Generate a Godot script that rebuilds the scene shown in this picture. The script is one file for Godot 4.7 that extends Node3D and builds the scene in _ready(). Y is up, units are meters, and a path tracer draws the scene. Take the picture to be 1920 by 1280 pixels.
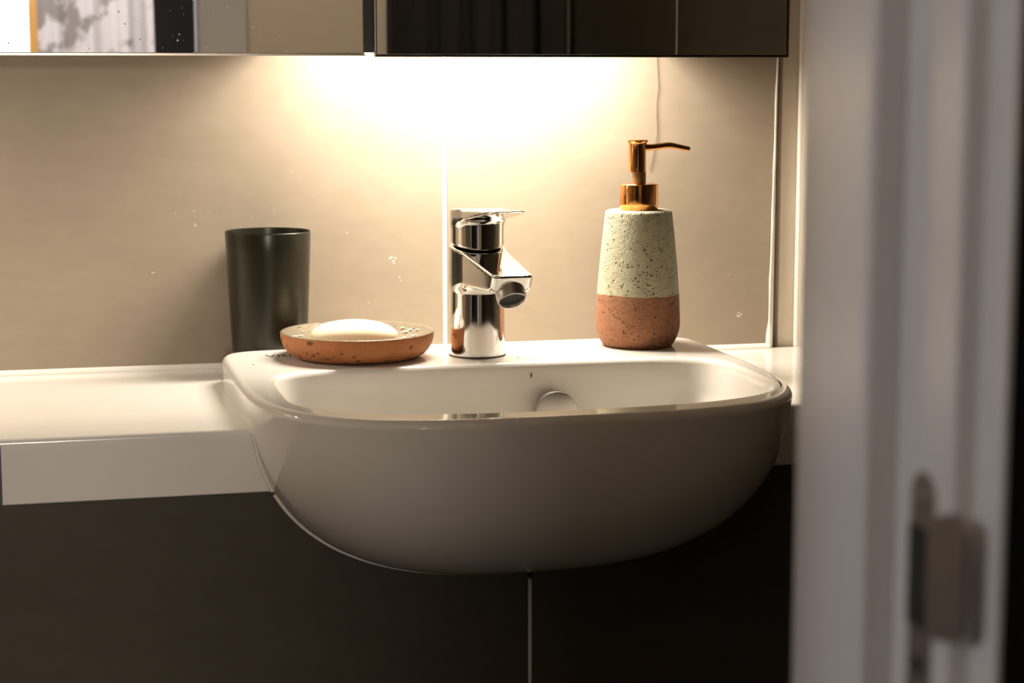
extends Node3D
# A white washbasin let into a narrow worktop, seen through a doorway, lit by a lamp under a mirror cabinet.

const RIM := 0.8986          # height of the basin's rim
const TOP := 0.8716          # height of the worktop
const BX := 0.3735           # middle of the basin
const FRONT := 0.3175        # front of the worktop

var rng := RandomNumberGenerator.new()

# ------------------------------------------------------------------ mesh collector
class MB:
	var v := PackedVector3Array()
	var n := PackedVector3Array()
	var uv := PackedVector2Array()
	var ix := PackedInt32Array()

	func add(p: Vector3, nn: Vector3, t := Vector2.ZERO) -> int:
		v.append(p); n.append(nn); uv.append(t)
		return v.size() - 1

	func tri(a: int, b: int, c: int) -> void:
		var f := (v[b] - v[a]).cross(v[c] - v[a])
		if f.dot(n[a] + n[b] + n[c]) > 0.0:
			ix.append_array([a, c, b])
		else:
			ix.append_array([a, b, c])

	func quad(a: int, b: int, c: int, d: int) -> void:
		tri(a, b, c); tri(a, c, d)

	func flat(ps: Array) -> void:      # a flat convex polygon; its corners run counter-clockwise as seen from outside
		var nn: Vector3 = (ps[1] - ps[0]).cross(ps[2] - ps[0]).normalized()
		var k := []
		for p in ps: k.append(add(p, nn, Vector2(p.x, p.y)))
		for i in range(1, ps.size() - 1): tri(k[0], k[i], k[i + 1])

	func mesh() -> ArrayMesh:
		var a := []
		a.resize(Mesh.ARRAY_MAX)
		a[Mesh.ARRAY_VERTEX] = v; a[Mesh.ARRAY_NORMAL] = n; a[Mesh.ARRAY_TEX_UV] = uv; a[Mesh.ARRAY_INDEX] = ix
		var m := ArrayMesh.new()
		m.add_surface_from_arrays(Mesh.PRIMITIVE_TRIANGLES, a)
		return m

	func box(c: Vector3, s: Vector3, r := 0.001, tf := Transform3D()) -> MB:   # a box with chamfered, softly shaded edges
		var h := s / 2.0
		r = minf(r, minf(h.x, minf(h.y, h.z)) * 0.49)
		var id := {}
		for sx in [-1, 1]:
			for sy in [-1, 1]:
				for sz in [-1, 1]:
					for ax in 3:
						var q := Vector3(sx, sy, sz)
						var p := Vector3(sx * (h.x - r), sy * (h.y - r), sz * (h.z - r))
						p[ax] = q[ax] * h[ax]
						var nn := Vector3.ZERO
						nn[ax] = q[ax]
						id[[sx, sy, sz, ax]] = add(tf * (c + p), (tf.basis * nn).normalized(), Vector2(p.x + p.z, p.y))
		for ax in 3:
			var b := (ax + 1) % 3
			var d := (ax + 2) % 3
			for s1 in [-1, 1]:
				var ring := []
				for pr in [[-1, -1], [1, -1], [1, 1], [-1, 1]]:
					var q := [0, 0, 0]
					q[ax] = s1; q[b] = pr[0]; q[d] = pr[1]
					ring.append(id[[q[0], q[1], q[2], ax]])
				quad(ring[0], ring[1], ring[2], ring[3])
				for s2 in [-1, 1]:
					var e := []
					for pr in [[-1, ax], [1, ax], [1, b], [-1, b]]:
						var q := [0, 0, 0]
						q[ax] = s1; q[b] = s2; q[d] = pr[0]
						e.append(id[[q[0], q[1], q[2], pr[1]]])
					quad(e[0], e[1], e[2], e[3])
		for sx in [-1, 1]:
			for sy in [-1, 1]:
				for sz in [-1, 1]:
					tri(id[[sx, sy, sz, 0]], id[[sx, sy, sz, 1]], id[[sx, sy, sz, 2]])
		return self

	# rings of equal length joined into a skin; the normals come from the skin itself and point to the side that sgn says
	func skin(rings: Array, closed: bool, sgn: float, us := 1.0, vs := 1.0) -> MB:
		var m: int = rings[0].size()
		var k: int = rings.size()
		var base := v.size()
		for j in k:
			var r: PackedVector3Array = rings[j]
			var ra: PackedVector3Array = rings[maxi(j - 1, 0)]
			var rb: PackedVector3Array = rings[mini(j + 1, k - 1)]
			for i in m:
				var i0 := (i - 1 + m) % m if closed else maxi(i - 1, 0)
				var i1 := (i + 1) % m if closed else mini(i + 1, m - 1)
				var nn := (r[i1] - r[i0]).cross(rb[i] - ra[i])
				if nn.length_squared() < 1e-22: nn = (ra[i1] + rb[i1] - ra[i0] - rb[i0]).cross(rb[i] - ra[i])
				add(r[i], nn.normalized() * sgn, Vector2(us * i / m, vs * j / maxi(k - 1, 1)))
		for j in k - 1:
			for i in (m if closed else m - 1):
				var i1 := (i + 1) % m
				quad(base + j * m + i, base + j * m + i1, base + (j + 1) * m + i1, base + (j + 1) * m + i)
		return self

	# a turned shape about y; prof is (radius, height) from the outside bottom up; sharp corners stay sharp
	func lathe(prof: Array, seg := 64, c := Vector3.ZERO, tf := Transform3D(), soft := 0.72) -> MB:
		var k := prof.size()
		var sn := []
		var len := [0.0]
		for j in k - 1:
			var d: Vector2 = prof[j + 1] - prof[j]
			sn.append(Vector2(d.y, -d.x).normalized())
			len.append(len[j] + d.length())
		for j in k - 1:
			var na: Vector2 = sn[j]
			var nb: Vector2 = sn[j]
			if j > 0 and sn[j - 1].dot(sn[j]) > soft: na = (sn[j - 1] + sn[j]).normalized()
			if j < k - 2 and sn[j + 1].dot(sn[j]) > soft: nb = (sn[j + 1] + sn[j]).normalized()
			var b0 := v.size()
			for i in seg + 1:
				var a := TAU * i / seg
				var q := Vector3(sin(a), 0, cos(a))
				add(tf * (c + q * prof[j].x + Vector3.UP * prof[j].y), tf.basis * (q * na.x + Vector3.UP * na.y), Vector2(float(i) / seg, len[j] / len[k - 1]))
				add(tf * (c + q * prof[j + 1].x + Vector3.UP * prof[j + 1].y), tf.basis * (q * nb.x + Vector3.UP * nb.y), Vector2(float(i) / seg, len[j + 1] / len[k - 1]))
			for i in seg:
				quad(b0 + i * 2, b0 + i * 2 + 2, b0 + i * 2 + 3, b0 + i * 2 + 1)
		return self

	func tube(path: Array, rad: Array, seg := 12, flat_y := 1.0) -> MB:
		var rings := []
		var up := Vector3(0.13, 0.31, 0.94)
		for j in path.size():
			var d: Vector3 = (path[mini(j + 1, path.size() - 1)] - path[maxi(j - 1, 0)]).normalized()
			var s := d.cross(up).normalized()
			up = s.cross(d).normalized()
			var r := PackedVector3Array()
			for i in seg:
				var a := TAU * i / seg
				r.append(path[j] + (s * cos(a) + up * sin(a) * flat_y) * rad[mini(j, rad.size() - 1)])
			rings.append(r)
		skin(rings, true, 1.0)
		var last: int = path.size() - 1
		for e in [[0, path[0] - path[1]], [last, path[last] - path[last - 1]]]:
			var nn: Vector3 = e[1].normalized()
			var c := add(path[e[0]], nn)
			var ids := []
			for i in seg: ids.append(add(rings[e[0]][i], nn))
			for i in seg: tri(c, ids[i], ids[(i + 1) % seg])
		return self

	func blob(c: Vector3, s: Vector3, seg := 20, e := 1.0) -> MB:   # an ellipsoid
		var rings := []
		for j in range(0, seg + 1):
			var t := -PI / 2 + PI * (0.002 + 0.996 * j / seg)
			var r := PackedVector3Array()
			for i in seg * 2:
				var a := TAU * i / (seg * 2)
				r.append(c + Vector3(sin(a) * pow(cos(t), e) * s.x, sin(t) * s.y, cos(a) * pow(cos(t), e) * s.z))
			rings.append(r)
		return skin(rings, true, -1.0) if false else skin(rings, true, _out(rings, c))

	func _out(rings: Array, c: Vector3) -> float:
		var k: int = rings.size() / 2
		var r: PackedVector3Array = rings[k]
		var nn := (r[1] - r[r.size() - 1]).cross(rings[k + 1][0] - rings[k - 1][0])
		return 1.0 if nn.dot(r[0] - c) > 0 else -1.0

	# the zero surface of a distance function on a grid, one vertex per crossed cell
	func nets(f: Callable, lo: Vector3, hi: Vector3, cell: float) -> MB:
		var g := Vector3i(((hi - lo) / cell).ceil()) + Vector3i.ONE
		var val := PackedFloat32Array()
		val.resize(g.x * g.y * g.z)
		var at := 0
		for z in g.z:
			for y in g.y:
				for x in g.x:
					val[at] = f.call(lo + Vector3(x, y, z) * cell)
					at += 1
		var sx := 1
		var sy := g.x
		var sz := g.x * g.y
		var id := PackedInt32Array()
		id.resize(val.size())
		id.fill(-1)
		for z in g.z - 1:
			for y in g.y - 1:
				for x in g.x - 1:
					var o := x + y * sy + z * sz
					var c := [val[o], val[o + sx], val[o + sy], val[o + sx + sy], val[o + sz], val[o + sx + sz], val[o + sy + sz], val[o + sx + sy + sz]]
					var neg := 0
					for q in c: neg += 1 if q < 0.0 else 0
					if neg == 0 or neg == 8: continue
					var sum := Vector3.ZERO
					var cnt := 0
					for e in [[0, 1], [2, 3], [4, 5], [6, 7], [0, 2], [1, 3], [4, 6], [5, 7], [0, 4], [1, 5], [2, 6], [3, 7]]:
						var a: float = c[e[0]]
						var b: float = c[e[1]]
						if (a < 0.0) != (b < 0.0):
							var t := a / (a - b)
							var pa := Vector3(e[0] & 1, (e[0] >> 1) & 1, e[0] >> 2)
							var pb := Vector3(e[1] & 1, (e[1] >> 1) & 1, e[1] >> 2)
							sum += pa.lerp(pb, t)
							cnt += 1
					var p := lo + (Vector3(x, y, z) + sum / cnt) * cell
					var nn := Vector3.UP
					for it in 3:
						nn = _grad(f, p)
						if it < 2: p -= nn * clampf(f.call(p), -cell * 0.5, cell * 0.5)
					id[o] = add(p, nn, Vector2(p.x, p.y))
		for z in range(1, g.z - 1):
			for y in range(1, g.y - 1):
				for x in range(1, g.x - 1):
					var o := x + y * sy + z * sz
					var s := val[o] < 0.0
					if s != (val[o + sx] < 0.0): quad(id[o], id[o - sy], id[o - sy - sz], id[o - sz])
					if s != (val[o + sy] < 0.0): quad(id[o], id[o - sx], id[o - sx - sz], id[o - sz])
					if s != (val[o + sz] < 0.0): quad(id[o], id[o - sx], id[o - sx - sy], id[o - sy])
		return self

	func _grad(f: Callable, p: Vector3) -> Vector3:
		var h := 0.0004
		var dx: float = f.call(p + Vector3(h, 0, 0)) - f.call(p - Vector3(h, 0, 0))
		var dy: float = f.call(p + Vector3(0, h, 0)) - f.call(p - Vector3(0, h, 0))
		var dz: float = f.call(p + Vector3(0, 0, h)) - f.call(p - Vector3(0, 0, h))
		return Vector3(dx, dy, dz).normalized()

# ------------------------------------------------------------------ naming
func thing(called: String, label: String, category: String, at := Vector3.ZERO, turn := 0.0, kind := "", group := "") -> Node3D:
	var o := Node3D.new()
	o.name = called
	add_child(o, true)
	o.position = at
	o.rotation.y = turn
	metas(o, label, category, kind, group)
	return o

func metas(o: Node, label: String, category: String, kind := "", group := "") -> void:
	o.set_meta("label", label)
	o.set_meta("category", category)
	if kind: o.set_meta("kind", kind)
	if group: o.set_meta("group", group)

func part(called: String, mb: MB, m: Material, under: Node, label := "") -> MeshInstance3D:
	var o := MeshInstance3D.new()
	o.name = called
	o.mesh = mb.mesh()
	o.material_override = m
	under.add_child(o, true)
	if label: o.set_meta("label", label)
	return o

# ------------------------------------------------------------------ materials
func mat(c: Color, rough := 0.5, metal := 0.0, spec := 0.5) -> StandardMaterial3D:
	var m := StandardMaterial3D.new()
	m.albedo_color = c.linear_to_srgb()
	m.roughness = rough
	m.metallic = metal
	m.metallic_specular = spec
	return m

func noise_tex(a: Color, b: Color, freq: float, sd: int, size := 512, octaves := 4, bump := false) -> NoiseTexture2D:
	var f := FastNoiseLite.new()
	f.seed = sd
	f.noise_type = FastNoiseLite.TYPE_SIMPLEX_SMOOTH
	f.frequency = freq
	f.fractal_octaves = octaves
	var t := NoiseTexture2D.new()
	t.width = size; t.height = size
	t.seamless = true
	t.noise = f
	var g := Gradient.new()
	g.set_color(0, a.linear_to_srgb()); g.set_color(1, b.linear_to_srgb())
	t.color_ramp = g
	return t

# concrete: a speckled ground with air holes; [colour, relief]
func pitted(w: int, h: int, bands: Array, holes: int, big: float, sd: int) -> Array:
	rng.seed = sd
	var f := FastNoiseLite.new()
	f.seed = sd
	f.frequency = 0.02
	f.fractal_octaves = 4
	var fine := FastNoiseLite.new()
	fine.seed = sd + 1
	fine.frequency = 0.14
	fine.fractal_octaves = 2
	var col := Image.create(w, h, false, Image.FORMAT_RGB8)
	var rel := Image.create(w, h, false, Image.FORMAT_L8)
	for y in h:
		for x in w:
			var q := f.get_noise_2d(x, y)
			var r := fine.get_noise_2d(x, y)
			var yy := float(y) / h + 0.004 * sin(x * 0.02) + 0.003 * r
			var c: Color = bands[0][1]
			for b in bands:
				if yy >= b[0]: c = b[1]
			col.set_pixel(x, y, (c * (1.0 + 0.14 * q + 0.08 * r)).linear_to_srgb())
			rel.set_pixel(x, y, Color.WHITE * clampf(0.72 + 0.16 * r + 0.1 * q, 0.0, 1.0))
	for k in holes:
		var cx := rng.randi_range(0, w - 1)
		var cy := rng.randi_range(0, h - 1)
		var s: float = 1.0 + big * pow(rng.randf(), 3.0)
		if f.get_noise_2d(cx * 0.6 + 900, cy * 0.6) < -0.05: continue
		var st := rng.randf_range(0.6, 1.5)
		var n := int(ceil(s * 1.8)) + 1
		for dy in range(-n, n + 1):
			for dx in range(-n, n + 1):
				var x := (cx + dx + w) % w
				var y := cy + dy
				if y < 0 or y >= h: continue
				var d := Vector2(dx * st, dy / st).length() / s + 0.5 * fine.get_noise_2d(x * 1.7, y * 1.7)
				if d < 1.0:
					var deep := clampf((1.0 - d) * 2.5, 0.0, 1.0)
					var c := col.get_pixel(x, y).srgb_to_linear()
					col.set_pixel(x, y, c.lerp(Color(0.035, 0.026, 0.018), deep * 0.85).linear_to_srgb())
					rel.set_pixel(x, y, Color.WHITE * (rel.get_pixel(x, y).r * (1.0 - deep * 0.8)))
	return [ImageTexture.create_from_image(col), ImageTexture.create_from_image(rel)]

func _ready() -> void:
	rng.seed = 7
	# ---------------------------------------------------------------- camera, sky, lights, exposure
	var cam := Camera3D.new()
	cam.name = "Camera"
	var at := CameraAttributesPhysical.new()
	at.frustum_focal_length = 67.5
	at.frustum_focus_distance = 1.6
	at.exposure_aperture = 11.5
	cam.attributes = at
	cam.fov = rad_to_deg(2.0 * atan(640.0 / 3600.0))
	cam.near = 0.02
	cam.far = 50.0
	cam.position = Vector3(0, 1.15, 1.8)
	cam.rotation = Vector3(deg_to_rad(-8.08), deg_to_rad(-13.82), 0)
	add_child(cam)
	cam.current = true

	var env := Environment.new()
	env.background_mode = Environment.BG_COLOR
	env.background_color = Color(0.0, 0.0, 0.0)
	env.tonemap_mode = Environment.TONE_MAPPER_LINEAR
	env.tonemap_exposure = 1.0
	env.sdfgi_enabled = true
	env.ssao_enabled = true
	env.ssil_enabled = true
	var we := WorldEnvironment.new()
	we.environment = env
	add_child(we)

	var LAMP := 0.50            # each lamp under the cabinet
	var LAMP_COLOR := Color(1.0, 0.895, 0.75).linear_to_srgb()
	var HALL := 1.18             # the floor lamp in the hall
	var HALL_COLOR := Color(1.0, 0.89, 0.79).linear_to_srgb()

	# ---------------------------------------------------------------- materials
	var tile := mat(Color(1, 1, 1), 0.5)
	tile.albedo_texture = noise_tex(Color(0.330, 0.272, 0.207), Color(0.378, 0.314, 0.241), 0.006, 11)
	tile.metallic_specular = 0.3
	tile.uv1_triplanar = true
	tile.uv1_world_triplanar = true
	tile.uv1_scale = Vector3(1.1, 2.3, 1.1)
	tile.detail_enabled = true
	tile.detail_blend_mode = BaseMaterial3D.BLEND_MODE_MUL
	tile.detail_albedo = noise_tex(Color(0.93, 0.93, 0.93), Color(1, 1, 1), 0.05, 12, 512, 5)
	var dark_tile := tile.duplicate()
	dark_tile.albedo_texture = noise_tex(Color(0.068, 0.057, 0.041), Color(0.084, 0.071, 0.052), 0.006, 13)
	var grout := mat(Color(0.80, 0.77, 0.70), 0.7)
	var plaster := mat(Color(0.62, 0.55, 0.46), 0.3)
	var caulk := mat(Color(0.84, 0.80, 0.73), 0.35)
	var ceramic := mat(Color(0.78, 0.745, 0.69), 0.07)
	var top_white := mat(Color(0.79, 0.755, 0.70), 0.16)
	var chrome := mat(Color(0.80, 0.79, 0.77), 0.06, 1.0)
	var chrome_dull := mat(Color(0.50, 0.485, 0.46), 0.36, 1.0)
	var copper := mat(Color(0.78, 0.36, 0.12), 0.14, 1.0)
	var copper_worn := mat(Color(0.36, 0.25, 0.13), 0.4, 0.8)
	var mirror := mat(Color(0.95, 0.95, 0.92), 0.012, 1.0)
	var edge := mat(Color(0.10, 0.085, 0.06), 0.3, 0.6)
	var alu := mat(Color(0.55, 0.50, 0.42), 0.3, 0.9)
	var carcass_m := mat(Color(0.07, 0.06, 0.045), 0.5)
	var paint := mat(Color(0.66, 0.63, 0.60), 0.24)
	var wall_paint := mat(Color(0.78, 0.66, 0.50), 0.7)
	var dark_paint := mat(Color(0.010, 0.010, 0.011), 0.85, 0.0, 0.2)
	var floor_m := mat(Color(0.05, 0.045, 0.04), 0.5)
	var black := mat(Color(0.006, 0.006, 0.006), 0.6)
	var steel := mat(Color(0.22, 0.19, 0.165), 0.42, 0.7)
	var dirt := mat(Color(0.10, 0.075, 0.045), 0.8)

	# ---------------------------------------------------------------- the setting
	build_room(tile, dark_tile, grout, plaster, caulk, wall_paint, dark_paint, floor_m)
	build_door_frame(paint, steel, black, dark_paint)

	# ---------------------------------------------------------------- worktop and basin
	build_worktop(top_white, caulk, carcass_m)
	build_basin(ceramic, caulk, chrome_dull, dirt)
	build_tap(chrome, chrome_dull, black, dirt)

	# ---------------------------------------------------------------- cabinet and its lamps
	build_cabinet(mirror, edge, alu, carcass_m)
	for i in 2:
		under_lamp([0.398, -0.36][i], LAMP * [1.0, 0.62][i], LAMP_COLOR, carcass_m,
			["slim lamp under the mirror cabinet above the tap", "slim lamp under the mirror cabinet above the empty left worktop"][i])

	# ---------------------------------------------------------------- things by the basin
	build_tumbler()
	build_dish()
	build_dispenser(copper, copper_worn)
	build_hair()

	# ---------------------------------------------------------------- what the mirrors show of the room behind
	build_behind(HALL, HALL_COLOR, alu)

# ------------------------------------------------------------------ room
func slab(called: String, lo: Vector3, hi: Vector3, m: Material, label: String, category := "wall") -> MeshInstance3D:
	var o := part(called, MB.new().box((lo + hi) / 2, hi - lo, 0.0005), m, self)
	metas(o, label, category, "structure")
	return o

func tile_piece(x0: float, x1: float, y0: float, y1: float, z: float, m: Material, under: Node, lean := 0.0) -> void:
	# a wall tile; its right edge may lean by lean at its foot
	var mb := MB.new()
	var r := 0.0008
	var d := 0.009
	var f := [Vector3(x0 + r, y0 + r, z), Vector3(x1 - r + lean, y0 + r, z), Vector3(x1 - r, y1 - r, z), Vector3(x0 + r, y1 - r, z)]
	var s := [Vector3(x0, y0, z - r), Vector3(x1 + lean, y0, z - r), Vector3(x1, y1, z - r), Vector3(x0, y1, z - r)]
	mb.flat(f)
	for i in 4:
		var j := (i + 1) % 4
		mb.flat([s[i], s[j], f[j], f[i]])
		mb.flat([s[i] - Vector3(0, 0, d), s[j] - Vector3(0, 0, d), s[j], s[i]])
	mb.flat([s[3] - Vector3(0, 0, d), s[2] - Vector3(0, 0, d), s[1] - Vector3(0, 0, d), s[0] - Vector3(0, 0, d)])
	part("tile", mb, m, under)

func build_room(tile, dark_tile, grout, plaster, caulk, wall_paint, dark_paint, floor_m) -> void:
	# back wall: large tiles on a grouted bed, a plastered strip in the corner
	var wb := thing("wall_back", "beige back wall of large tiles behind the washbasin", "wall", Vector3.ZERO, 0, "structure")
	part("grout", MB.new().box(Vector3(-0.0185, 1.195, -0.0558), Vector3(1.4655, 2.39, 0.109), 0.0005), grout, wb, "white grout line")
	for row in [[TOP, 1.474], [1.477, 2.08], [2.083, 2.39]]:
		tile_piece(-0.75, -0.2264, row[0], row[1], 0.0, tile, wb)
		tile_piece(-0.2234, 0.3744, row[0], row[1], 0.0, tile, wb)
		tile_piece(0.3788, 0.7168, row[0], row[1], 0.0, tile, wb, -0.0085 if row[0] == TOP else 0.0)
	part("corner_strip", MB.new().box(Vector3(0.7340, 1.195, -0.058), Vector3(0.0256, 2.39, 0.104), 0.0008), plaster, wb, "pale plastered strip between the tiles and the corner")
	var bead := []
	var rr := []
	for i in 41:
		var t := i / 40.0
		bead.append(Vector3(0.7090 + 0.0078 * t + 0.00015 * sin(t * 39.0) + 0.0001 * sin(t * 91.0), TOP + 0.55 * t, 0.0002))
		rr.append(0.0011 + 0.0002 * sin(t * 57.0 + 1.0) + (0.0018 if i < 2 else 0.0))
	part("sealant", MB.new().tube(bead, rr, 8), caulk, wb, "uneven white sealant along the tile edge")

	var mk := MB.new()
	rng.seed = 44
	for q in [[0.3257,0.9693,3],[0.3334,0.9507,2],[0.1411,1.0068,2],[0.1386,1.0183,1.5],[0.1216,1.0182,1],[0.1528,1.0184,1.2],[0.2299,1.0544,1.5],[0.2130,1.0187,1],[0.1925,1.0120,1],[0.1001,0.9640,1.5],[0.6778,0.9063,2.5],[0.2830,0.9965,1.5],[0.3025,0.9297,1.2],[0.6660,0.9470,1]]:
		for k in (5 if q[2] > 2 else 2):
			var w: float = q[2] * 0.0004
			mk.blob(Vector3(q[0] + rng.randf_range(-1, 1) * w * 2.5, q[1] + rng.randf_range(-1, 1) * w * 2.5, 0.0), Vector3(w * rng.randf_range(0.4, 1.2), w * rng.randf_range(0.4, 1.0), 0.0002), 4)
	var mo := part("splash_marks", mk, grout, wb, "pale dried splash marks on the tiles")
	mo.set_meta("kind", "stuff")

	var trim := part("trim_1", MB.new().tube([Vector3(0.7405, TOP, -0.003), Vector3(0.7405, 1.6, -0.003), Vector3(0.7405, 2.38, -0.003)], [0.0032], 12), caulk, self)
	metas(trim, "glossy white bead down the corner right of the back wall", "trim", "structure")

	# right wall: a plastered end and dark tiles towards the door
	var wr := thing("wall_right", "side wall right of the washbasin", "wall", Vector3.ZERO, 0, "structure")
	part("grout", MB.new().box(Vector3(0.7977, 1.195, 0.585), Vector3(0.11, 2.39, 1.35), 0.0005), grout, wr)
	part("corner_strip", MB.new().box(Vector3(0.7475, 1.195, 0.02), Vector3(0.013, 2.39, 0.06), 0.0008), plaster, wr)
	for row in [[0.0, 0.6], [0.603, 1.474], [1.477, 2.39]]:
		for col in [[0.053, 0.128], [0.131, 0.728], [0.737, 1.262]]:
			part("tile", MB.new().box(Vector3(0.747, (row[0] + row[1]) / 2, (col[0] + col[1]) / 2), Vector3(0.012, row[1] - row[0], col[1] - col[0]), 0.001), dark_tile, wr)

	part("sealant", MB.new().tube([Vector3(0.7395, 0.0, 1.2600), Vector3(0.7395, 1.2, 1.2600), Vector3(0.7395, 2.38, 1.2600)], [0.0045], 10), caulk, wr)

	# tiled box front under the worktop, cut along the bowl
	var wv := thing("wall_vanity", "dark-lit tiled front under the worktop and round the bowl", "wall", Vector3.ZERO, 0, "structure")
	part("grout", MB.new().box(Vector3(-0.0, 0.31, 0.270), Vector3(1.48, 0.62, 0.06), 0.0005), grout, wv)
	for seg in [[-0.75, -0.2225], [-0.219, 0.3793], [0.3827, 0.74]]:
		var mb := MB.new()
		var z := 0.3135
		var xs := []
		var n := 60
		for i in n + 1: xs.append(lerpf(seg[0], seg[1], i / float(n)))
		for i in n:
			var ya := panel_top(xs[i])
			var yb := panel_top(xs[i + 1])
			mb.flat([Vector3(xs[i], 0.303, z), Vector3(xs[i + 1], 0.303, z), Vector3(xs[i + 1], yb, z), Vector3(xs[i], ya, z)])
			mb.flat([Vector3(xs[i], ya, z), Vector3(xs[i + 1], yb, z), Vector3(xs[i + 1], yb, z - 0.012), Vector3(xs[i], ya, z - 0.012)])
		var ye := panel_top(seg[0])
		mb.flat([Vector3(seg[0], 0.303, z - 0.012), Vector3(seg[0], 0.303, z), Vector3(seg[0], ye, z), Vector3(seg[0], ye, z - 0.012)])
		ye = panel_top(seg[1])
		mb.flat([Vector3(seg[1], 0.303, z), Vector3(seg[1], 0.303, z - 0.012), Vector3(seg[1], ye, z - 0.012), Vector3(seg[1], ye, z)])
		part("tile", mb, dark_tile, wv)
		part("tile", MB.new().box(Vector3((seg[0] + seg[1]) / 2, 0.15, 0.3065), Vector3(seg[1] - seg[0], 0.299, 0.014), 0.0008), dark_tile, wv)
	part("grout", MB.new().box(Vector3(0.381, 0.55, 0.3075), Vector3(0.0034, 0.37, 0.0105), 0.0003), grout, wv, "pale upright grout line below the bowl")

	part("grout", MB.new().box(Vector3(-0.2208, 0.55, 0.3075), Vector3(0.0034, 0.54, 0.0105), 0.0003), grout, wv)

	slab("wall_left", Vector3(-0.87, 0, -0.11), Vector3(-0.75, 2.39, 1.335), wall_paint, "left side wall of the washroom")
	slab("floor", Vector3(-1.6, -0.1, -0.11), Vector3(1.6, 0, 3.4), floor_m, "dark floor", "floor")
	slab("ceiling", Vector3(-1.6, 2.39, -0.11), Vector3(1.6, 2.5, 3.4), wall_paint, "plain ceiling", "ceiling")
	# the wall with the doorway
	var wf := thing("wall_front", "wall with the doorway, facing the washbasin", "wall", Vector3.ZERO, 0, "structure")
	part("wall_panel", MB.new().box(Vector3(0.508, 1.195, 1.3005), Vector3(0.49, 2.39, 0.077), 0.0005), wall_paint, wf)
	part("wall_panel", MB.new().box(Vector3(-0.70, 1.195, 1.3005), Vector3(0.294, 2.39, 0.077), 0.0005), wall_paint, wf)
	part("wall_panel", MB.new().box(Vector3(-0.145, 2.225, 1.3005), Vector3(0.816, 0.33, 0.077), 0.0005), wall_paint, wf)
	var wh := thing("wall_hall", "dark walls of the hall in front of the doorway", "wall", Vector3.ZERO, 0, "structure")
	part("wall_panel", MB.new().box(Vector3(0.9210, 1.195, 1.3495), Vector3(1.3580, 2.39, 0.012), 0.0003), dark_paint, wh)
	part("wall_panel", MB.new().box(Vector3(1.55, 1.195, 2.35), Vector3(0.1, 2.39, 2.0), 0.0005), dark_paint, wh)
	part("wall_panel", MB.new().box(Vector3(-1.24, 1.195, 1.347), Vector3(1.36 - 0.72 + 0.1, 2.39, 0.016), 0.0005), dark_paint, wh)
	part("wall_panel", MB.new().box(Vector3(-1.55, 1.195, 2.35), Vector3(0.1, 2.39, 2.0), 0.0005), dark_paint, wh)
	part("wall_panel", MB.new().box(Vector3(0, 1.195, 3.35), Vector3(3.2, 2.39, 0.1), 0.0005), dark_paint, wh)

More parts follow.
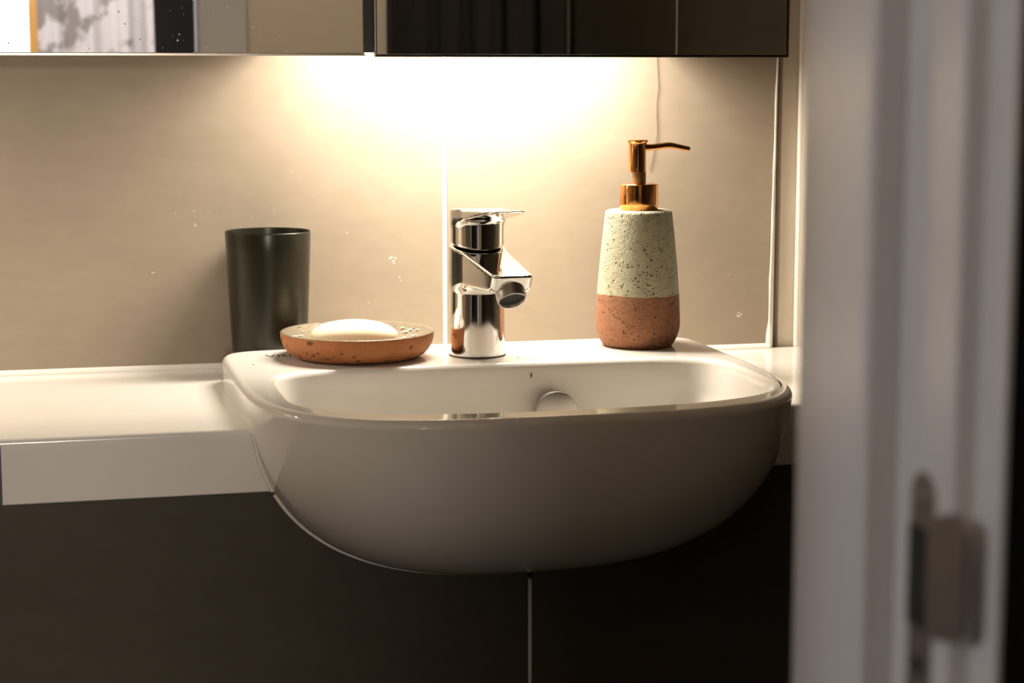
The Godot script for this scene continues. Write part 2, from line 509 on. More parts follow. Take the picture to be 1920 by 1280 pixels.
# ------------------------------------------------------------------ door frame
func build_door_frame(paint, steel, black, dark_paint) -> void:
	var d := thing("door_1", "white door frame with a strike plate, at the right edge in front", "door frame", Vector3.ZERO, 0, "structure")
	# right post: stop (far), rebate (near), narrow hall moulding; then the left post and the head
	part("door_stop", MB.new().box(Vector3(0.2437, 1.02, 1.284), Vector3(0.0393, 2.04, 0.044), 0.0022), paint, d)
	part("jamb", MB.new().box(Vector3(0.2489, 1.02, 1.3240), Vector3(0.0308, 2.04, 0.0355), 0.0012), paint, d)
	part("hall_moulding", MB.new().box(Vector3(0.2411, 1.02, 1.3480), Vector3(0.0020, 2.04, 0.0158), 0.0008), paint, d)
	part("casing", MB.new().box(Vector3(0.2605, 1.05, 1.2555), Vector3(0.069, 2.10, 0.013), 0.003), paint, d)
	part("door_stop", MB.new().box(Vector3(-0.5337, 1.02, 1.284), Vector3(0.0393, 2.04, 0.044), 0.0022), paint, d)
	part("jamb", MB.new().box(Vector3(-0.5389, 1.02, 1.3255), Vector3(0.0308, 2.04, 0.037), 0.0018), paint, d)
	part("casing", MB.new().box(Vector3(-0.5505, 1.05, 1.2555), Vector3(0.069, 2.10, 0.013), 0.003), paint, d)
	part("door_head", MB.new().box(Vector3(-0.145, 2.052, 1.303), Vector3(0.806, 0.03, 0.082), 0.002), paint, d)
	part("casing", MB.new().box(Vector3(-0.145, 2.068, 1.2555), Vector3(0.88, 0.069, 0.013), 0.003), paint, d)
	# strike plate: a plate with round ends let into the rebate, an opening, a lip bent round the edge
	var sp := MB.new()
	var x := 0.2328
	var ring := PackedVector3Array()
	var z0 := 1.3188
	var z1 := 1.3325
	var ya := 0.968
	var yb := 1.0405
	var rad := (z1 - z0) / 2
	var pts := []
	for i in 13: pts.append(Vector2((z0 + z1) / 2 + cos(PI * i / 12.0) * rad, yb - rad + sin(PI * i / 12.0) * rad))
	for i in 13: pts.append(Vector2((z0 + z1) / 2 - cos(PI * i / 12.0) * rad, ya + rad - sin(PI * i / 12.0) * rad))
	var face := []
	for p in pts: face.append(Vector3(x, p.y, p.x))
	sp.flat(face)
	for i in face.size():
		var j := (i + 1) % face.size()
		sp.flat([face[i], face[i] + Vector3(0.002, 0, 0), face[j] + Vector3(0.002, 0, 0), face[j]])
	var plate := part("strike_plate", sp, steel, d, "dull metal strike plate with a dark latch opening")
	part("latch_opening", MB.new().box(Vector3(0.2326, 1.0110, 1.3246), Vector3(0.0012, 0.0285, 0.0112), 0.0004), black, plate)
	part("screw", MB.new().blob(Vector3(0.2328, 1.0335, 1.3253), Vector3(0.0008, 0.0028, 0.0028), 8), steel, plate)
	part("screw", MB.new().blob(Vector3(0.2328, 0.986, 1.3253), Vector3(0.0008, 0.0028, 0.0028), 8), black, plate)
	var lip := []
	for i in 9:
		var t := i / 8.0
		var zz := 1.3305 + 0.0195 * t
		var xx := 0.2322 + 0.0012 * t * t - (0.0 if t < 0.5 else 0.0)
		var y0 := lerpf(0.9955, 0.9985, t)
		var y1 := lerpf(1.0275, 1.0322, minf(1.0, t * 2.2))
		if t > 0.75:
			y1 -= 0.0035 * pow((t - 0.75) * 4.0, 2.0); y0 += 0.0035 * pow((t - 0.75) * 4.0, 2.0)
		lip.append(PackedVector3Array([Vector3(xx, y0, zz), Vector3(xx, y1, zz), Vector3(xx + 0.0016, y1, zz), Vector3(xx + 0.0016, y0, zz)]))
	var lm := MB.new()
	for i in 8:
		for k in 4:
			var k2 := (k + 1) % 4
			lm.flat([lip[i][k], lip[i + 1][k], lip[i + 1][k2], lip[i][k2]])
	lm.flat([lip[8][0], lip[8][3], lip[8][2], lip[8][1]])
	part("lip", lm, steel, plate)

# ------------------------------------------------------------------ the bowl's outside, as numbers
const W := 0.2220
const Z0 := 0.20
const ZL := 0.2690
const ZB := 0.0745
const H := 0.1625

func plan_n(d: float) -> float: return 3.7 - 0.9 * d / H       # how square the plan is at depth d

func plan_s(d: float) -> float: return pow(maxf(1.0 - pow(d / H, 2.5), 0.0), 1.0 / 2.65)

func bowl_depth(x: float, z: float) -> float:          # depth below the rim of the bowl's outside at x, z
	var lo := 0.0
	var hi := H
	for i in 30:
		var d := (lo + hi) / 2
		if bowl_side(d, z) > absf(x - BX): lo = d
		else: hi = d
	return lo

func panel_top(x: float) -> float:
	return minf(TOP - 0.0505, RIM - bowl_depth(x, 0.3135) - 0.0005)

func bowl_side(d: float, z: float) -> float:           # half width at depth d
	var n := plan_n(d)
	var q := pow(plan_s(d), n) - pow(maxf(z - Z0, 0.0) / ZL, n)
	return W * pow(maxf(q, 0.0), 1.0 / n)

# ------------------------------------------------------------------ worktop
func build_worktop(white, caulk, brown) -> void:
	var t := thing("vanity_counter", "glossy white worktop running both sides of the washbasin, with an upright front edge", "counter")
	# cross-section (z, y) from the back along the top, over the soft front edge, down the front and back
	var prof := [Vector2(0.0005, TOP)]
	for i in 9: prof.append(Vector2(lerpf(0.03, FRONT - 0.004, i / 8.0), TOP))
	for i in range(1, 7):
		var a := PI / 2 * i / 6.0
		prof.append(Vector2(FRONT - 0.004 + 0.004 * sin(a), TOP - 0.004 + 0.004 * cos(a)))
	for i in range(1, 9): prof.append(Vector2(FRONT, TOP - 0.004 - 0.0463 * i / 8.0))
	prof.append(Vector2(FRONT - 0.0008, TOP - 0.0511))
	prof.append(Vector2(0.0005, TOP - 0.0511))
	for side in [-1, 1]:
		var a := PackedVector3Array()
		var b := PackedVector3Array()
		for p in prof:
			var inner: float = BX + side * (bowl_side(maxf(RIM - p.y, 0.0), p.x) - 0.0015)
			var outer: float = -0.745 if side < 0 else 0.7405
			a.append(Vector3(outer, p.y, p.x)); b.append(Vector3(inner, p.y, p.x))
		part("counter_slab", extrude(a, b), white, t)
	part("ledge", MB.new().box(Vector3(BX, TOP - 0.0257, 0.04), Vector3(0.440, 0.051, 0.079), 0.0004), white, t)
	part("end_strip", MB.new().box(Vector3(-0.391, TOP - 0.0278, 0.3180), Vector3(0.712, 0.0462, 0.002), 0.0005), brown, t, "dark strip closing the worktop's left end")
	var ba := []
	for i in 31: ba.append(Vector3(lerpf(-0.7, 0.7085, i / 30.0), TOP + 0.0008, 0.0022))
	part("sealant", MB.new().tube(ba, [0.0042], 10), caulk, t, "white sealant where the worktop meets the wall")

func extrude(a: PackedVector3Array, b: PackedVector3Array) -> MB:     # two outlines joined; corners sharper than 40 degrees stay sharp
	var mb := MB.new()
	var n := a.size()
	var c := Vector3.ZERO
	for p in a: c += p / n
	var fn := []
	for i in n:
		var j := (i + 1) % n
		var d := (a[j] - a[i])
		var nn := d.cross(b[i] - a[i]).normalized()
		if nn.length() < 0.5: nn = (b[j] - b[i]).cross(b[i] - a[i]).normalized()
		var m := (a[i] + a[j]) / 2.0 - c
		m.x = 0
		if nn.dot(m) < 0: nn = -nn
		fn.append(nn)
	for i in n:
		var j := (i + 1) % n
		var p: Vector3 = fn[(i - 1 + n) % n]
		var q: Vector3 = fn[j]
		var n0: Vector3 = (fn[i] + p).normalized() if p.dot(fn[i]) > 0.8 else fn[i]
		var n1: Vector3 = (fn[i] + q).normalized() if q.dot(fn[i]) > 0.8 else fn[i]
		mb.quad(mb.add(a[i], n0), mb.add(a[j], n1), mb.add(b[j], n1), mb.add(b[i], n0))
	for s in [[a, a[0] - b[0]], [b, b[0] - a[0]]]:
		var nn := Vector3(signf(s[1].x), 0, 0)
		var k := []
		for p in s[0]: k.append(mb.add(p, nn))
		for i in range(1, n - 1): mb.tri(k[0], k[i], k[i + 1])
	return mb

# ------------------------------------------------------------------ washbasin
func ray_out(c: Vector2, dir: Vector2, inside: Callable) -> Vector2:
	var lo := 0.0
	var hi := 0.6
	for i in 26:
		var m := (lo + hi) / 2
		if inside.call(c + dir * m): lo = m
		else: hi = m
	return c + dir * lo

func outline(kind: int, s: float, inset: float, dirs: Array, n := 3.7) -> PackedVector3Array:
	var out := PackedVector3Array()
	for d in dirs:
		var p: Vector2
		if kind == 0:
			var w := W * s - inset
			var zf := ZL * s - inset
			var zb := Z0 - ZB - inset
			p = ray_out(Vector2(0, minf(0.3265 - Z0, ZL * s * 0.5)), d, func(q: Vector2) -> bool:
				if q.y > 0.0: return pow(absf(q.x) / w, n) + pow(q.y / zf, n) < 1.0
				return pow(absf(q.x) / w, 11.0) + pow(-q.y / zb, 11.0) < 1.0)
			out.append(Vector3(BX + p.x, 0, Z0 + p.y))
		else:
			var w := 0.1955 * s - inset
			var zf := 0.1110 * s - inset
			var zb := 0.1180 * (0.45 + 0.55 * s) - inset if s < 1.0 else 0.1180 - inset
			p = ray_out(Vector2.ZERO, d, func(q: Vector2) -> bool:
				if q.y > 0.0: return pow(absf(q.x) / w, 2.7) + pow(q.y / zf, 2.7) < 1.0
				return pow(absf(q.x) / w, 6.5) + pow(-q.y / zb, 6.5) < 1.0)
			out.append(Vector3(BX + 0.004 + p.x, 0, 0.3265 + p.y))
	return out

func lifted(r: PackedVector3Array, y: float) -> PackedVector3Array:
	var o := PackedVector3Array()
	for p in r: o.append(Vector3(p.x, RIM + y, p.z))
	return o

func build_basin(white, caulk, chrome_dull, dirt) -> void:
	var t := thing("washbasin", "white ceramic washbasin with a deep rounded bowl, set into the worktop", "washbasin")
	var dirs := []
	var n := 360
	for i in n:
		var a := TAU * i / n
		dirs.append(Vector2(sin(a), cos(a)))
	var rings := []
	for k in 22:
		var q := 1.0 - k / 21.0
		var d := H * sin(q * PI / 2 * 0.998)
		if d < 0.008: break
		rings.append(lifted(outline(0, plan_s(d), 0.0, dirs, plan_n(d)), -d))
	var r := 0.0065
	for k in 7:
		var a := PI / 2 * k / 6.0
		rings.append(lifted(outline(0, 0.9998, r * (1 - cos(a)), dirs), -r + r * sin(a)))
	rings.append(lifted(outline(0, 0.9998, r + 0.002, dirs), 0.0))
	var r2 := 0.006
	rings.append(lifted(outline(1, 1.0, -r2 - 0.0015, dirs), 0.0))
	for k in 8:
		var a := PI / 2 * k / 7.0
		rings.append(lifted(outline(1, 1.0, -r2 * (1 - sin(a)), dirs), -r2 + r2 * cos(a)))
	for k in range(1, 17):
		var q := k / 16.0
		var dd := sin(q * PI / 2 * 0.995)
		rings.append(lifted(outline(1, maxf(0.03, pow(1.0 - pow(dd, 2.6), 1.0 / 2.6) * 0.985), 0.0, dirs), -r2 - 0.102 * dd))
	var mb := MB.new().skin(rings, true, 1.0)
	# which way the skin faces
	var o := mb.n[25 * n]
	if o.y < 0:
		mb = MB.new().skin(rings, true, -1.0)
	part("basin_bowl", mb, white, t)
	# sealant where the bowl leaves the tiled front
	var path := []
	for i in 61:
		var a := lerpf(-1.52, 1.52, i / 60.0)
		var x: float = BX + sin(a) * W * 0.985
		var y := RIM - bowl_depth(x, 0.3150)
		if y < TOP - 0.047: path.append(Vector3(x, y + 0.0004, 0.3146))
	part("sealant", MB.new().tube(path, [0.0020], 8), caulk, t, "white sealant along the bowl's edge")
	var edge_path := []
	for i in 13:
		var y := TOP - 0.003 - 0.0478 * i / 12.0
		edge_path.append(Vector3(BX - bowl_side(RIM - y, FRONT) - 0.0004, y, FRONT + 0.0002))
	part("sealant", MB.new().tube(edge_path, [0.0018], 8), caulk, t)
	# round cover of the overflow
	var cover := MB.new()
	var tf := Transform3D(Basis(Vector3.RIGHT, PI / 2), Vector3(0.4262, RIM - 0.0415, 0.2215))
	cover.lathe([Vector2(0.0001, -0.006), Vector2(0.0165, -0.006), Vector2(0.0175, 0.004), Vector2(0.0183, 0.0062), Vector2(0.0180, 0.0074), Vector2(0.0168, 0.0080), Vector2(0.0001, 0.0082)], 48, Vector3.ZERO, tf)
	part("overflow_cover", cover, chrome_dull, t, "round dull chrome overflow cover")
	# small lettering on the deck, half under the soap dish
	var tm := TextMesh.new()
	var f := SystemFont.new()
	f.font_names = ["Droid Sans"]
	tm.font = f
	tm.text = "VitrA"
	tm.font_size = 32
	tm.pixel_size = 0.00052
	tm.horizontal_alignment = HORIZONTAL_ALIGNMENT_LEFT
	tm.depth = 0.0002
	var ti := MeshInstance3D.new()
	ti.name = "lettering"
	ti.mesh = tm
	ti.material_override = mat(Color(0.06, 0.05, 0.05), 0.5)
	ti.rotation_degrees = Vector3(-90, 0, 0)
	ti.position = Vector3(0.1893, RIM + 0.0001, 0.1185)
	t.add_child(ti, true)
	# specks of dirt
	for s in [[0.1735, 0.1655, 0.0008], [0.4038, 0.1800, 0.0008]]:
		part("speck", MB.new().blob(Vector3(s[0], RIM + 0.0002, s[1]), Vector3(s[2], 0.0003, s[2]), 6), dirt, t)
	var inside := MB.new().blob(Vector3(0.4082, RIM - 0.011, 0.2108), Vector3(0.0007, 0.0024, 0.0006), 6)
	part("speck", inside, dirt, t)

# ------------------------------------------------------------------ mixer tap
func smin(a: float, b: float, k: float) -> float:
	var h := maxf(k - absf(a - b), 0.0) / k
	return minf(a, b) - h * h * k * 0.25

func smax(a: float, b: float, k: float) -> float:
	return -smin(-a, -b, k)

func tap_top(z: float) -> float: return 0.0978 - 0.193 * z

func tap_body(p: Vector3) -> float:
	var r := 0.0246 - 0.012 * p.y
	var top := (p.y - tap_top(p.z)) * 0.982
	var col := smax(Vector2(p.x, p.z).length() - r, -p.y - 0.001, 0.002)
	# spout: slab between the sloping top, the slanting nose and the underside, narrowing to the nose
	var half := 0.0226 - 0.048 * maxf(p.z, 0.0)
	var side := absf(p.x) - half
	var nose := (p.z - 0.0950) * 0.90 - (p.y - 0.0797) * 0.43
	var under := 0.0645 - p.y
	var sp := smax(smax(side, nose, 0.007), smax(under, -p.z - 0.004, 0.004), 0.005)
	var d := smin(col, sp, 0.009)
	return smax(d, top, 0.0025)

func tap_handle(p: Vector3) -> float:
	var low := (tap_top(p.z) + 0.0008 - p.y) * 0.982
	var top := p.y - (0.1290 + 0.055 * p.z)
	var col := smax(Vector2(p.x, p.z).length() - 0.0237, top, 0.002)
	var half := 0.0225 - 0.078 * maxf(p.z, 0.0)
	var tip := p.z - 0.0855
	var under := (0.1182 + 0.164 * p.z) - p.y
	var lev := smax(smax(absf(p.x) - half, tip, 0.012), smax(top, under * 0.97, 0.0012), 0.0015)
	lev = smax(lev, -p.z, 0.002)
	return smax(smin(col, lev, 0.006), low, 0.003)

func build_tap(chrome, dull, black, dirt) -> void:
	var t := thing("mixer_tap", "chrome single-lever mixer tap on the back of the washbasin", "tap", Vector3(0.3730, RIM, 0.155), 0.1135)
	part("body", MB.new().nets(tap_body, Vector3(-0.028, -0.003, -0.028), Vector3(0.028, 0.107, 0.101), 0.0017), chrome, t)
	part("lever_handle", MB.new().nets(tap_handle, Vector3(-0.027, 0.086, -0.027), Vector3(0.027, 0.1375, 0.091), 0.0015), chrome, t)
	var tilt := deg_to_rad(-38.0)
	var tf := Transform3D(Basis(Vector3.RIGHT, tilt), Vector3(0, 0.0652, 0.0840))
	var a := part("aerator", MB.new().lathe([Vector2(0.0001, -0.0052), Vector2(0.0104, -0.0052), Vector2(0.0106, -0.0082), Vector2(0.0114, -0.0090), Vector2(0.0122, -0.0086), Vector2(0.0127, -0.0070), Vector2(0.0127, 0.004)], 48, Vector3.ZERO, tf), dull, t)
	part("outlet", MB.new().lathe([Vector2(0.0001, -0.0066), Vector2(0.0103, -0.0064), Vector2(0.0103, -0.005)], 32, Vector3.ZERO, tf), black, a, "dark water outlet")
	part("base_ring", MB.new().lathe([Vector2(0.0240, 0.0), Vector2(0.0252, 0.0002), Vector2(0.0250, 0.0013), Vector2(0.0243, 0.0016)], 64), dirt, t, "brown limescale round the foot")

# ------------------------------------------------------------------ mirror cabinet
func build_cabinet(mirror, edge, alu, body) -> void:
	var t := thing("mirror_cabinet", "wall cabinet with mirror doors above the washbasin", "cabinet")
	var shell := MB.new()
	shell.box(Vector3(-0.0435, 1.67, 0.0655), Vector3(1.399, 0.82, 0.129), 0.0008)
	shell.box(Vector3(-0.0435, 1.220, 0.1255), Vector3(1.399, 0.081, 0.009), 0.0008)
	for x in [[-0.743, -0.540], [-0.180, 0.222], [0.576, 0.656]]:
		shell.box(Vector3((x[0] + x[1]) / 2, 1.220, 0.0610), Vector3(x[1] - x[0], 0.081, 0.120), 0.0008)
	shell.box(Vector3(0.2818, 1.2155, 0.1255), Vector3(0.013, 0.103, 0.0086), 0.0006)
	part("body", shell, body, t, "cabinet body with two lamp recesses underneath")
	var doors := [[-0.7430, -0.5020, 0.142, 0.0], [-0.4990, -0.1115, 0.142, 0.0], [-0.1085, 0.2775, 0.142, 0.0], [0.2860, 0.6655, 0.146, 0.012]]
	for d in doors:
		var piv := Node3D.new()
		piv.name = "mirror_door"
		piv.position = Vector3(d[1], 0, d[2])
		piv.rotation.y = -d[3]
		t.add_child(piv, true)
		var w: float = d[1] - d[0]
		var y0 := 1.1603 if d[3] != 0.0 else 1.1612
		var y1 := 2.08
		part("mirror_glass", MB.new().box(Vector3(-w / 2, (y0 + y1) / 2 + 0.0006, -0.002), Vector3(w - 0.003, y1 - y0 - 0.0024, 0.004), 0.0006), mirror, piv, "mirror glass")
		part("door_back", MB.new().box(Vector3(-w / 2, (y0 + y1) / 2, -0.0080), Vector3(w, y1 - y0, 0.008), 0.0008), edge if d[3] != 0.0 else alu, piv)
		part("edge_strip", MB.new().box(Vector3(-w / 2, y0 + 0.0004, -0.0018), Vector3(w, 0.0012, 0.0046), 0.0003), edge if d[3] != 0.0 else alu, piv)
		if d[3] != 0.0:
			part("edge_strip", MB.new().box(Vector3(-0.0003, (y0 + y1) / 2, -0.002), Vector3(0.0014, y1 - y0, 0.005), 0.0003), edge, piv)
			part("edge_strip", MB.new().box(Vector3(-w + 0.0004, (y0 + y1) / 2, -0.002), Vector3(0.0016, y1 - y0, 0.005), 0.0003), alu, piv)
		elif d[0] > -0.2:
			# drops of water low on the mirror
			var dr := MB.new()
			rng.seed = 21
			for k in 70:
				var x := -w + 0.06 + rng.randf() * 0.26
				var y := y0 + 0.0015 + 0.055 * pow(rng.randf(), 1.8)
				var s := 0.0003 + 0.0006 * pow(rng.randf(), 2.0)
				dr.blob(Vector3(x, y, 0.0), Vector3(s, s * 1.1, s * 0.5), 5)
			var g := mat(Color(0.9, 0.9, 0.88), 0.05)
			var o := part("water_drops", dr, g, piv, "small dried water drops")
			o.set_meta("kind", "stuff")

func under_lamp(x: float, energy: float, color: Color, body: Material, label: String) -> void:
	var t := thing("cabinet_lamp", label, "lamp", Vector3(x, 1.2470, 0.076), 0, "", "lamps under the mirror cabinet")
	part("housing", MB.new().box(Vector3(0, -0.0075, 0), Vector3(0.28, 0.0150, 0.064), 0.001), body, t)
	var glow := mat(Color(0.8, 0.8, 0.8), 0.5)
	glow.emission_enabled = true
	glow.emission = color
	glow.emission_energy_multiplier = 1.5
	part("diffuser", MB.new().box(Vector3(0, -0.0165, 0), Vector3(0.262, 0.0030, 0.054), 0.0006), glow, t, "glowing warm diffuser")
	var l := AreaLight3D.new()
	l.name = "lamp_light"
	l.area_size = Vector2(0.262, 0.054)
	l.light_color = color
	l.light_energy = energy
	l.area_normalize_energy = true
	l.area_range = 6.0
	l.area_attenuation = 2.0
	l.shadow_enabled = true
	l.position = Vector3(0, -0.0190, 0)
	l.rotation_degrees = Vector3(-90, 0, 0)
	t.add_child(l)

# ------------------------------------------------------------------ small things
func build_tumbler() -> void:
	var m := mat(Color(0.032, 0.030, 0.020), 0.28, 0.6)
	var t := thing("tumbler", "dark olive tapered tumbler standing behind the soap dish", "tumbler", Vector3(0.2023, TOP, 0.0402))
	var prof := [Vector2(0.0001, 0.0), Vector2(0.0310, 0.0), Vector2(0.0324, 0.0008), Vector2(0.0328, 0.0022)]
	for i in 9: prof.append(Vector2(0.0329 + 0.0062 * pow(i / 8.0, 0.8), 0.004 + 0.1265 * i / 8.0))
	prof.append_array([Vector2(0.0390, 0.1309), Vector2(0.0385, 0.1315), Vector2(0.0379, 0.1311), Vector2(0.0377, 0.130), Vector2(0.0318, 0.006), Vector2(0.0300, 0.004), Vector2(0.0001, 0.004)])
	part("cup", MB.new().lathe(prof, 96), m, t)

func build_dish() -> void:
	var tx := pitted(1024, 256, [[0.0, Color(0.42, 0.155, 0.05)]], 520, 9.0, 5)
	var terra := mat(Color(1, 1, 1), 0.75)
	terra.albedo_texture = tx[0]
	terra.heightmap_enabled = true
	terra.heightmap_texture = tx[1]
	terra.heightmap_scale = 0.12
	var t := thing("soap_dish", "round terracotta concrete soap dish on the washbasin left of the tap", "soap dish", Vector3(0.2685, RIM + 0.0002, 0.137))
	var prof := [Vector2(0.0001, 0.0), Vector2(0.0480, 0.0), Vector2(0.0510, 0.0006)]
	for i in range(1, 13):
		var a := PI / 2 * i / 12.0
		prof.append(Vector2(0.0510 + 0.0168 * sin(a * 0.96), 0.0006 + 0.0205 * (1 - cos(a))))
	prof.append(Vector2(0.0676, 0.0224))
	part("dish", MB.new().lathe(prof, 128), terra, t)
	var tx2 := pitted(512, 256, [[0.0, Color(0.20, 0.165, 0.115)]], 160, 4.0, 9)
	var top := mat(Color(1, 1, 1), 0.3)
	top.albedo_texture = tx2[0]
	top.heightmap_enabled = true
	top.heightmap_texture = tx2[1]
	top.heightmap_scale = 0.15
	var wet := [Vector2(0.0676, 0.0224), Vector2(0.0668, 0.0229), Vector2(0.0652, 0.0229), Vector2(0.0636, 0.0222), Vector2(0.0580, 0.0180), Vector2(0.0480, 0.0150), Vector2(0.0300, 0.0138), Vector2(0.0001, 0.0135)]
	part("inner_face", MB.new().lathe(wet, 128), top, t, "sandy wet inside of the dish")
	var sud := mat(Color(0.80, 0.76, 0.68), 0.12)
	var sm := MB.new()
	rng.seed = 33
	for k in 90:
		var a := rng.randf() * TAU
		var rr := rng.randf_range(0.038, 0.060)
		if absf(cos(a)) > 0.75: continue
		var s := rng.randf_range(0.0005, 0.0017)
		var yy := 0.0140 if rr < 0.046 else lerpf(0.0145, 0.0195, (rr - 0.046) / 0.014)
		sm.blob(Vector3(sin(a) * rr, yy + 0.0004, cos(a) * rr), Vector3(s * 1.8, s * 0.5, s), 5)
	var so := part("soap_residue", sm, sud, t, "whitish wet soap residue")
	so.set_meta("kind", "stuff")

	var soap := mat(Color(0.86, 0.76, 0.57), 0.35)
	soap.subsurf_scatter_enabled = true
	soap.subsurf_scatter_strength = 0.25
	var rings := []
	var n := 72
	for j in 25:
		var ph := lerpf(-PI / 2 + 0.01, PI / 2 - 0.01, j / 24.0)
		var r := PackedVector3Array()
		for i in n:
			var a := TAU * i / n
			var c := pow(cos(ph), 0.62)
			var ex := pow(absf(sin(a)), 0.85) * signf(sin(a))
			var ez := pow(absf(cos(a)), 0.85) * signf(cos(a))
			var h := sin(ph)
			r.append(Vector3(ex * c * 0.0388, (h * 0.0092 if h > 0 else h * 0.0075) + 0.0038 * (c * 0.0 + (1.0 - pow(ex * c, 2.0)) * maxf(h, 0.0)), ez * c * 0.0265))
		rings.append(r)
	var mb := MB.new()
	mb.skin(rings, true, mb._out(rings, Vector3.ZERO))
	var s := part("soap_bar", mb, soap, self)
	s.position = Vector3(0.2645, RIM + 0.0196, 0.141)
	s.rotation.y = 0.04
	metas(s, "cream oval bar of soap lying in the terracotta dish", "soap")

func build_dispenser(copper, worn) -> void:
	var tx := pitted(1024, 768, [[0.0, Color(0.36, 0.155, 0.075)], [0.352, Color(0.56, 0.52, 0.36)]], 3400, 4.0, 3)
	var m := mat(Color(1, 1, 1), 0.85)
	m.albedo_texture = tx[0]
	m.heightmap_enabled = true
	m.heightmap_texture = tx[1]
	m.heightmap_scale = 0.42
	var t := thing("soap_dispenser", "cream and terracotta concrete soap dispenser with a copper pump", "soap dispenser", Vector3(0.5297, RIM + 0.0002, 0.130))
	var prof := [Vector2(0.0300, 0.0), Vector2(0.0312, 0.0004)]
	for i in range(1, 9):
		var u := i / 8.0
		prof.append(Vector2(0.0312 + 0.0075 * sin(u * PI / 2), 0.0004 + 0.0215 * pow(u, 1.25)))
	for i in range(1, 15):
		var u := i / 14.0
		prof.append(Vector2(0.0387 - 0.0083 * pow(u, 1.45), 0.0219 + 0.0995 * u))
	prof.append_array([Vector2(0.0300, 0.1228), Vector2(0.0290, 0.1238), Vector2(0.0270, 0.1242), Vector2(0.012, 0.1242)])
	var b := MB.new().lathe(prof, 128)
	part("bottle", b, m, t, "concrete bottle, terracotta below and cream above")
	part("collar", MB.new().lathe([Vector2(0.0001, 0.1243), Vector2(0.0172, 0.1243), Vector2(0.0175, 0.1247), Vector2(0.0175, 0.1468), Vector2(0.0172, 0.1476), Vector2(0.0164, 0.1480), Vector2(0.0060, 0.1482)], 64), copper, t)
	part("pump_stem", MB.new().lathe([Vector2(0.0064, 0.1478), Vector2(0.0064, 0.160)], 32), worn, t, "tarnished pump stem")
	var tf := Transform3D(Basis(Vector3(0, 0, 1), 0.035) * Basis(Vector3.RIGHT, 0.03), Vector3.ZERO)
	var h := part("pump_head", MB.new().lathe([Vector2(0.0062, 0.1585), Vector2(0.0082, 0.1585), Vector2(0.0084, 0.1592), Vector2(0.0080, 0.1600), Vector2(0.0080, 0.1838), Vector2(0.0086, 0.1850), Vector2(0.0100, 0.1864), Vector2(0.0099, 0.1872), Vector2(0.0090, 0.1876), Vector2(0.0001, 0.1880)], 48), copper, t)
	h.position = Vector3(-0.0018, 0, 0)
	var path := []
	var rad := []
	for p in [[0.0055, 0.1806, 0.0031], [0.0120, 0.1807, 0.0030], [0.0190, 0.1815, 0.0029], [0.0250, 0.1822, 0.0029], [0.0300, 0.1822, 0.0027], [0.0360, 0.1810, 0.0025], [0.0445, 0.1793, 0.0022], [0.0470, 0.1788, 0.0022]]:
		path.append(Vector3(p[0], p[1], p[0] * 0.05)); rad.append(p[2])
	part("nozzle", MB.new().tube(path, rad, 20), copper, t)

func build_hair() -> void:
	var pts := [Vector2(0.5878, 0.2640), Vector2(0.5883, 0.2550), Vector2(0.5891, 0.2430), Vector2(0.5896, 0.2330), Vector2(0.5884, 0.2240), Vector2(0.5880, 0.2120), Vector2(0.5884, 0.2020), Vector2(0.5890, 0.1900), Vector2(0.5876, 0.1800), Vector2(0.5856, 0.1720), Vector2(0.5845, 0.1640), Vector2(0.5832, 0.1590), Vector2(0.5815, 0.1535)]
	var c := Curve3D.new()
	for i in pts.size():
		var a: Vector2 = pts[maxi(i - 1, 0)]
		var b: Vector2 = pts[mini(i + 1, pts.size() - 1)]
		var d := (b - a) / 6.0
		c.add_point(Vector3(pts[i].x, pts[i].y + RIM, 0.0012), Vector3(-d.x, -d.y, 0), Vector3(d.x, d.y, 0))
	var path := []
	for i in 81: path.append(c.sample_baked(c.get_baked_length() * i / 80.0, true))
	var o := part("hair_strand", MB.new().tube(path, [0.00028], 6), mat(Color(0.10, 0.06, 0.03), 0.4), self)
	metas(o, "single long brown hair stuck to the tiles above the pump nozzle", "hair")

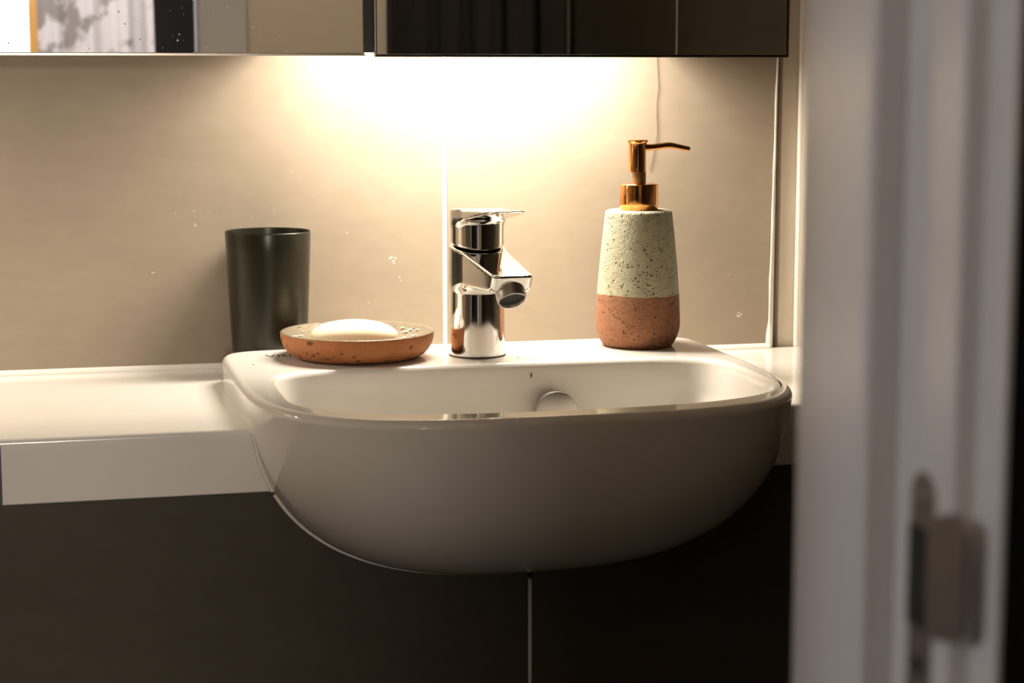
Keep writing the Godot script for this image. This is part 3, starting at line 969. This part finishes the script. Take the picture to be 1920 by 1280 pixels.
# ------------------------------------------------------------------ behind the camera, seen in the mirrors
func build_behind(energy: float, color: Color, alu: Material) -> void:
	# floor lamp in the hall
	var t := thing("floor_lamp", "tall glowing lamp reflected at the far left of the mirror", "floor lamp", Vector3(-0.050, 0, 2.30))
	part("base", MB.new().lathe([Vector2(0.0001, 0.0), Vector2(0.13, 0.0), Vector2(0.132, 0.006), Vector2(0.125, 0.016), Vector2(0.014, 0.022), Vector2(0.0001, 0.022)], 48), alu, t)
	part("pole", MB.new().lathe([Vector2(0.010, 0.02), Vector2(0.010, 0.985)], 20), alu, t)
	var glow := mat(Color(0.9, 0.85, 0.75), 0.6)
	glow.emission_enabled = true
	glow.emission = color
	glow.emission_energy_multiplier = 1.6
	part("lamp_shade", MB.new().lathe([Vector2(0.0001, 0.98), Vector2(0.046, 0.98), Vector2(0.049, 0.985), Vector2(0.049, 1.43), Vector2(0.046, 1.435), Vector2(0.0001, 1.435)], 40), glow, t, "glowing shade")
	for y in [1.09, 1.31]:
		var l := OmniLight3D.new()
		l.name = "lamp_light"
		l.light_color = color
		l.light_energy = energy / 2.0
		l.light_size = 0.04
		l.omni_range = 8.0
		l.omni_attenuation = 2.0
		l.shadow_enabled = true
		l.position = Vector3(0, y, -0.0)
		t.add_child(l)

	# a white patterned curtain on a rail, behind the camera
	rng.seed = 3
	var img := Image.create(256, 512, false, Image.FORMAT_RGB8)
	var f := FastNoiseLite.new()
	f.seed = 8
	f.frequency = 0.016
	for y in 512:
		for x in 256:
			var q := f.get_noise_2d(x * 0.83, y * 4.2)
			var k := clampf((q + 0.16 - 0.62 * (x / 256.0 - 0.1)) * 3.5, 0.0, 1.0)
			var c := Color(0.80, 0.77, 0.78).lerp(Color(0.20, 0.17, 0.15), k * 0.75)
			if x < 17: c = Color(0.72, 0.42, 0.13)
			img.set_pixel(x, y, c.linear_to_srgb())
	var cloth := mat(Color(1, 1, 1), 0.9)
	cloth.albedo_texture = ImageTexture.create_from_image(img)
	var c := thing("hall_curtain", "white blotched curtain reflected in the left mirror", "curtain", Vector3(0.0, 0, 1.98))
	var rings := []
	for j in 31:
		var r := PackedVector3Array()
		for i in 41:
			var u := i / 40.0
			var v := j / 30.0
			r.append(Vector3(-0.008 + 0.213 * u + 0.006 * sin(v * 5.0) * u, 0.05 + 2.15 * v, 0.010 * sin(u * 21.0 + v) + 0.004 * sin(u * 47.0)))
		rings.append(r)
	var mb := MB.new()
	mb.skin(rings, false, -1.0, 1.0, 1.0)
	var back := []
	for r in rings:
		var b := PackedVector3Array()
		for p in r: b.append(p + Vector3(0, 0, 0.002))
		back.append(b)
	mb.skin(back, false, 1.0, 1.0, 1.0)
	part("cloth", mb, cloth, c)
	part("rail", MB.new().tube([Vector3(-0.02, 2.21, 0), Vector3(0.1, 2.21, 0), Vector3(0.25, 2.21, 0)], [0.011], 14), alu, c)
	part("bracket", MB.new().box(Vector3(-0.01, 2.3, 0), Vector3(0.012, 0.18, 0.012), 0.001), alu, c)
	part("bracket", MB.new().box(Vector3(0.24, 2.3, 0), Vector3(0.012, 0.18, 0.012), 0.001), alu, c)

	# ceiling lamp of the hall over the doorway
	var g2 := mat(Color(0.9, 0.9, 0.9), 0.5)
	g2.emission_enabled = true
	g2.emission = Color(1, 0.95, 0.92)
	g2.emission_energy_multiplier = 2.0
	var cl := thing("ceiling_lamp", "round ceiling lamp in the hall over the doorway", "lamp", Vector3(0.10, 2.39, 1.47))
	part("rim", MB.new().lathe([Vector2(0.0001, -0.03), Vector2(0.07, -0.03), Vector2(0.074, -0.026), Vector2(0.074, 0.0)], 40), alu, cl)
	part("diffuser", MB.new().lathe([Vector2(0.0001, -0.036), Vector2(0.06, -0.034), Vector2(0.062, -0.029)], 40), g2, cl)
	var sl := SpotLight3D.new()
	sl.name = "lamp_light"
	sl.position = Vector3(0, -0.045, 0)
	sl.rotation_degrees = Vector3(-65.5, 180, 0)
	sl.spot_angle = 11.0
	sl.spot_angle_attenuation = 0.6
	sl.light_size = 0.05
	sl.light_color = Color(1.0, 0.96, 0.95)
	sl.light_energy = 3.6
	sl.spot_range = 8.0
	sl.spot_attenuation = 2.0
	sl.shadow_enabled = true
	cl.add_child(sl)

	# wall lamp on the hall's left wall: lights the door frame from the side
	var wl := thing("wall_lamp", "small wall lamp on the hall's left wall", "lamp", Vector3(-1.5, 1.45, 1.45))
	part("back_plate", MB.new().box(Vector3(0.008, 0, 0), Vector3(0.016, 0.16, 0.10), 0.003), alu, wl)
	part("shade", MB.new().box(Vector3(0.04, 0, 0), Vector3(0.048, 0.22, 0.09), 0.01), g2, wl)
	var al := AreaLight3D.new()
	al.name = "lamp_light"
	al.area_size = Vector2(0.08, 0.2)
	al.light_color = Color(0.93, 0.95, 1.0)
	al.light_energy = 0.68
	al.area_range = 8.0
	al.area_attenuation = 2.0
	al.shadow_enabled = true
	al.position = Vector3(0.07, 0, 0)
	al.rotation_degrees = Vector3(0, -90, 0)
	wl.add_child(al)

	# downlight in the washroom, aimed at the wall beside the doorway
	var dl := thing("downlight", "small ceiling downlight in the washroom near the doorway", "lamp", Vector3(0.40, 2.39, 0.80))
	part("rim", MB.new().lathe([Vector2(0.0001, -0.008), Vector2(0.036, -0.008), Vector2(0.042, -0.006), Vector2(0.043, 0.0)], 32), alu, dl)
	part("lens", MB.new().lathe([Vector2(0.0001, -0.011), Vector2(0.030, -0.010), Vector2(0.032, -0.0075)], 32), g2, dl)
	var ds := SpotLight3D.new()
	ds.name = "lamp_light"
	ds.position = Vector3(0, -0.02, 0)
	ds.rotation_degrees = Vector3(-67.0, 180, 0)
	ds.spot_angle = 21.0
	ds.spot_angle_attenuation = 0.8
	ds.light_size = 0.03
	ds.light_color = color
	ds.light_energy = 0.72
	ds.spot_range = 6.0
	ds.spot_attenuation = 2.0
	ds.shadow_enabled = true
	dl.add_child(ds)

	# dark robe on the wall beside the doorway, reflected in the right mirror
	var robe := mat(Color(0.022, 0.017, 0.012), 0.95)
	robe.rim_enabled = true
	robe.rim = 0.3
	var ro := thing("dark_curtain", "dark brown hanging cloth reflected in the right mirror", "curtain", Vector3(0.0, 0, 1.222))
	var rr := []
	for j in 25:
		var r := PackedVector3Array()
		for i in 61:
			var u := i / 60.0
			var v := j / 24.0
			r.append(Vector3(0.462 + 0.262 * u, 0.25 + 1.75 * v, -0.012 * sin(u * 33.0 + v * 1.5) - 0.005 * sin(u * 71.0)))
		rr.append(r)
	var m2 := MB.new()
	m2.skin(rr, false, -1.0)
	var r3 := []
	for r in rr:
		var b := PackedVector3Array()
		for p in r: b.append(p + Vector3(0, 0, 0.004))
		r3.append(b)
	m2.skin(r3, false, 1.0)
	part("cloth", m2, robe, ro)
	part("rail", MB.new().tube([Vector3(0.455, 2.005, 0.002), Vector3(0.6, 2.005, 0.002), Vector3(0.735, 2.005, 0.002)], [0.008], 12), alu, ro)
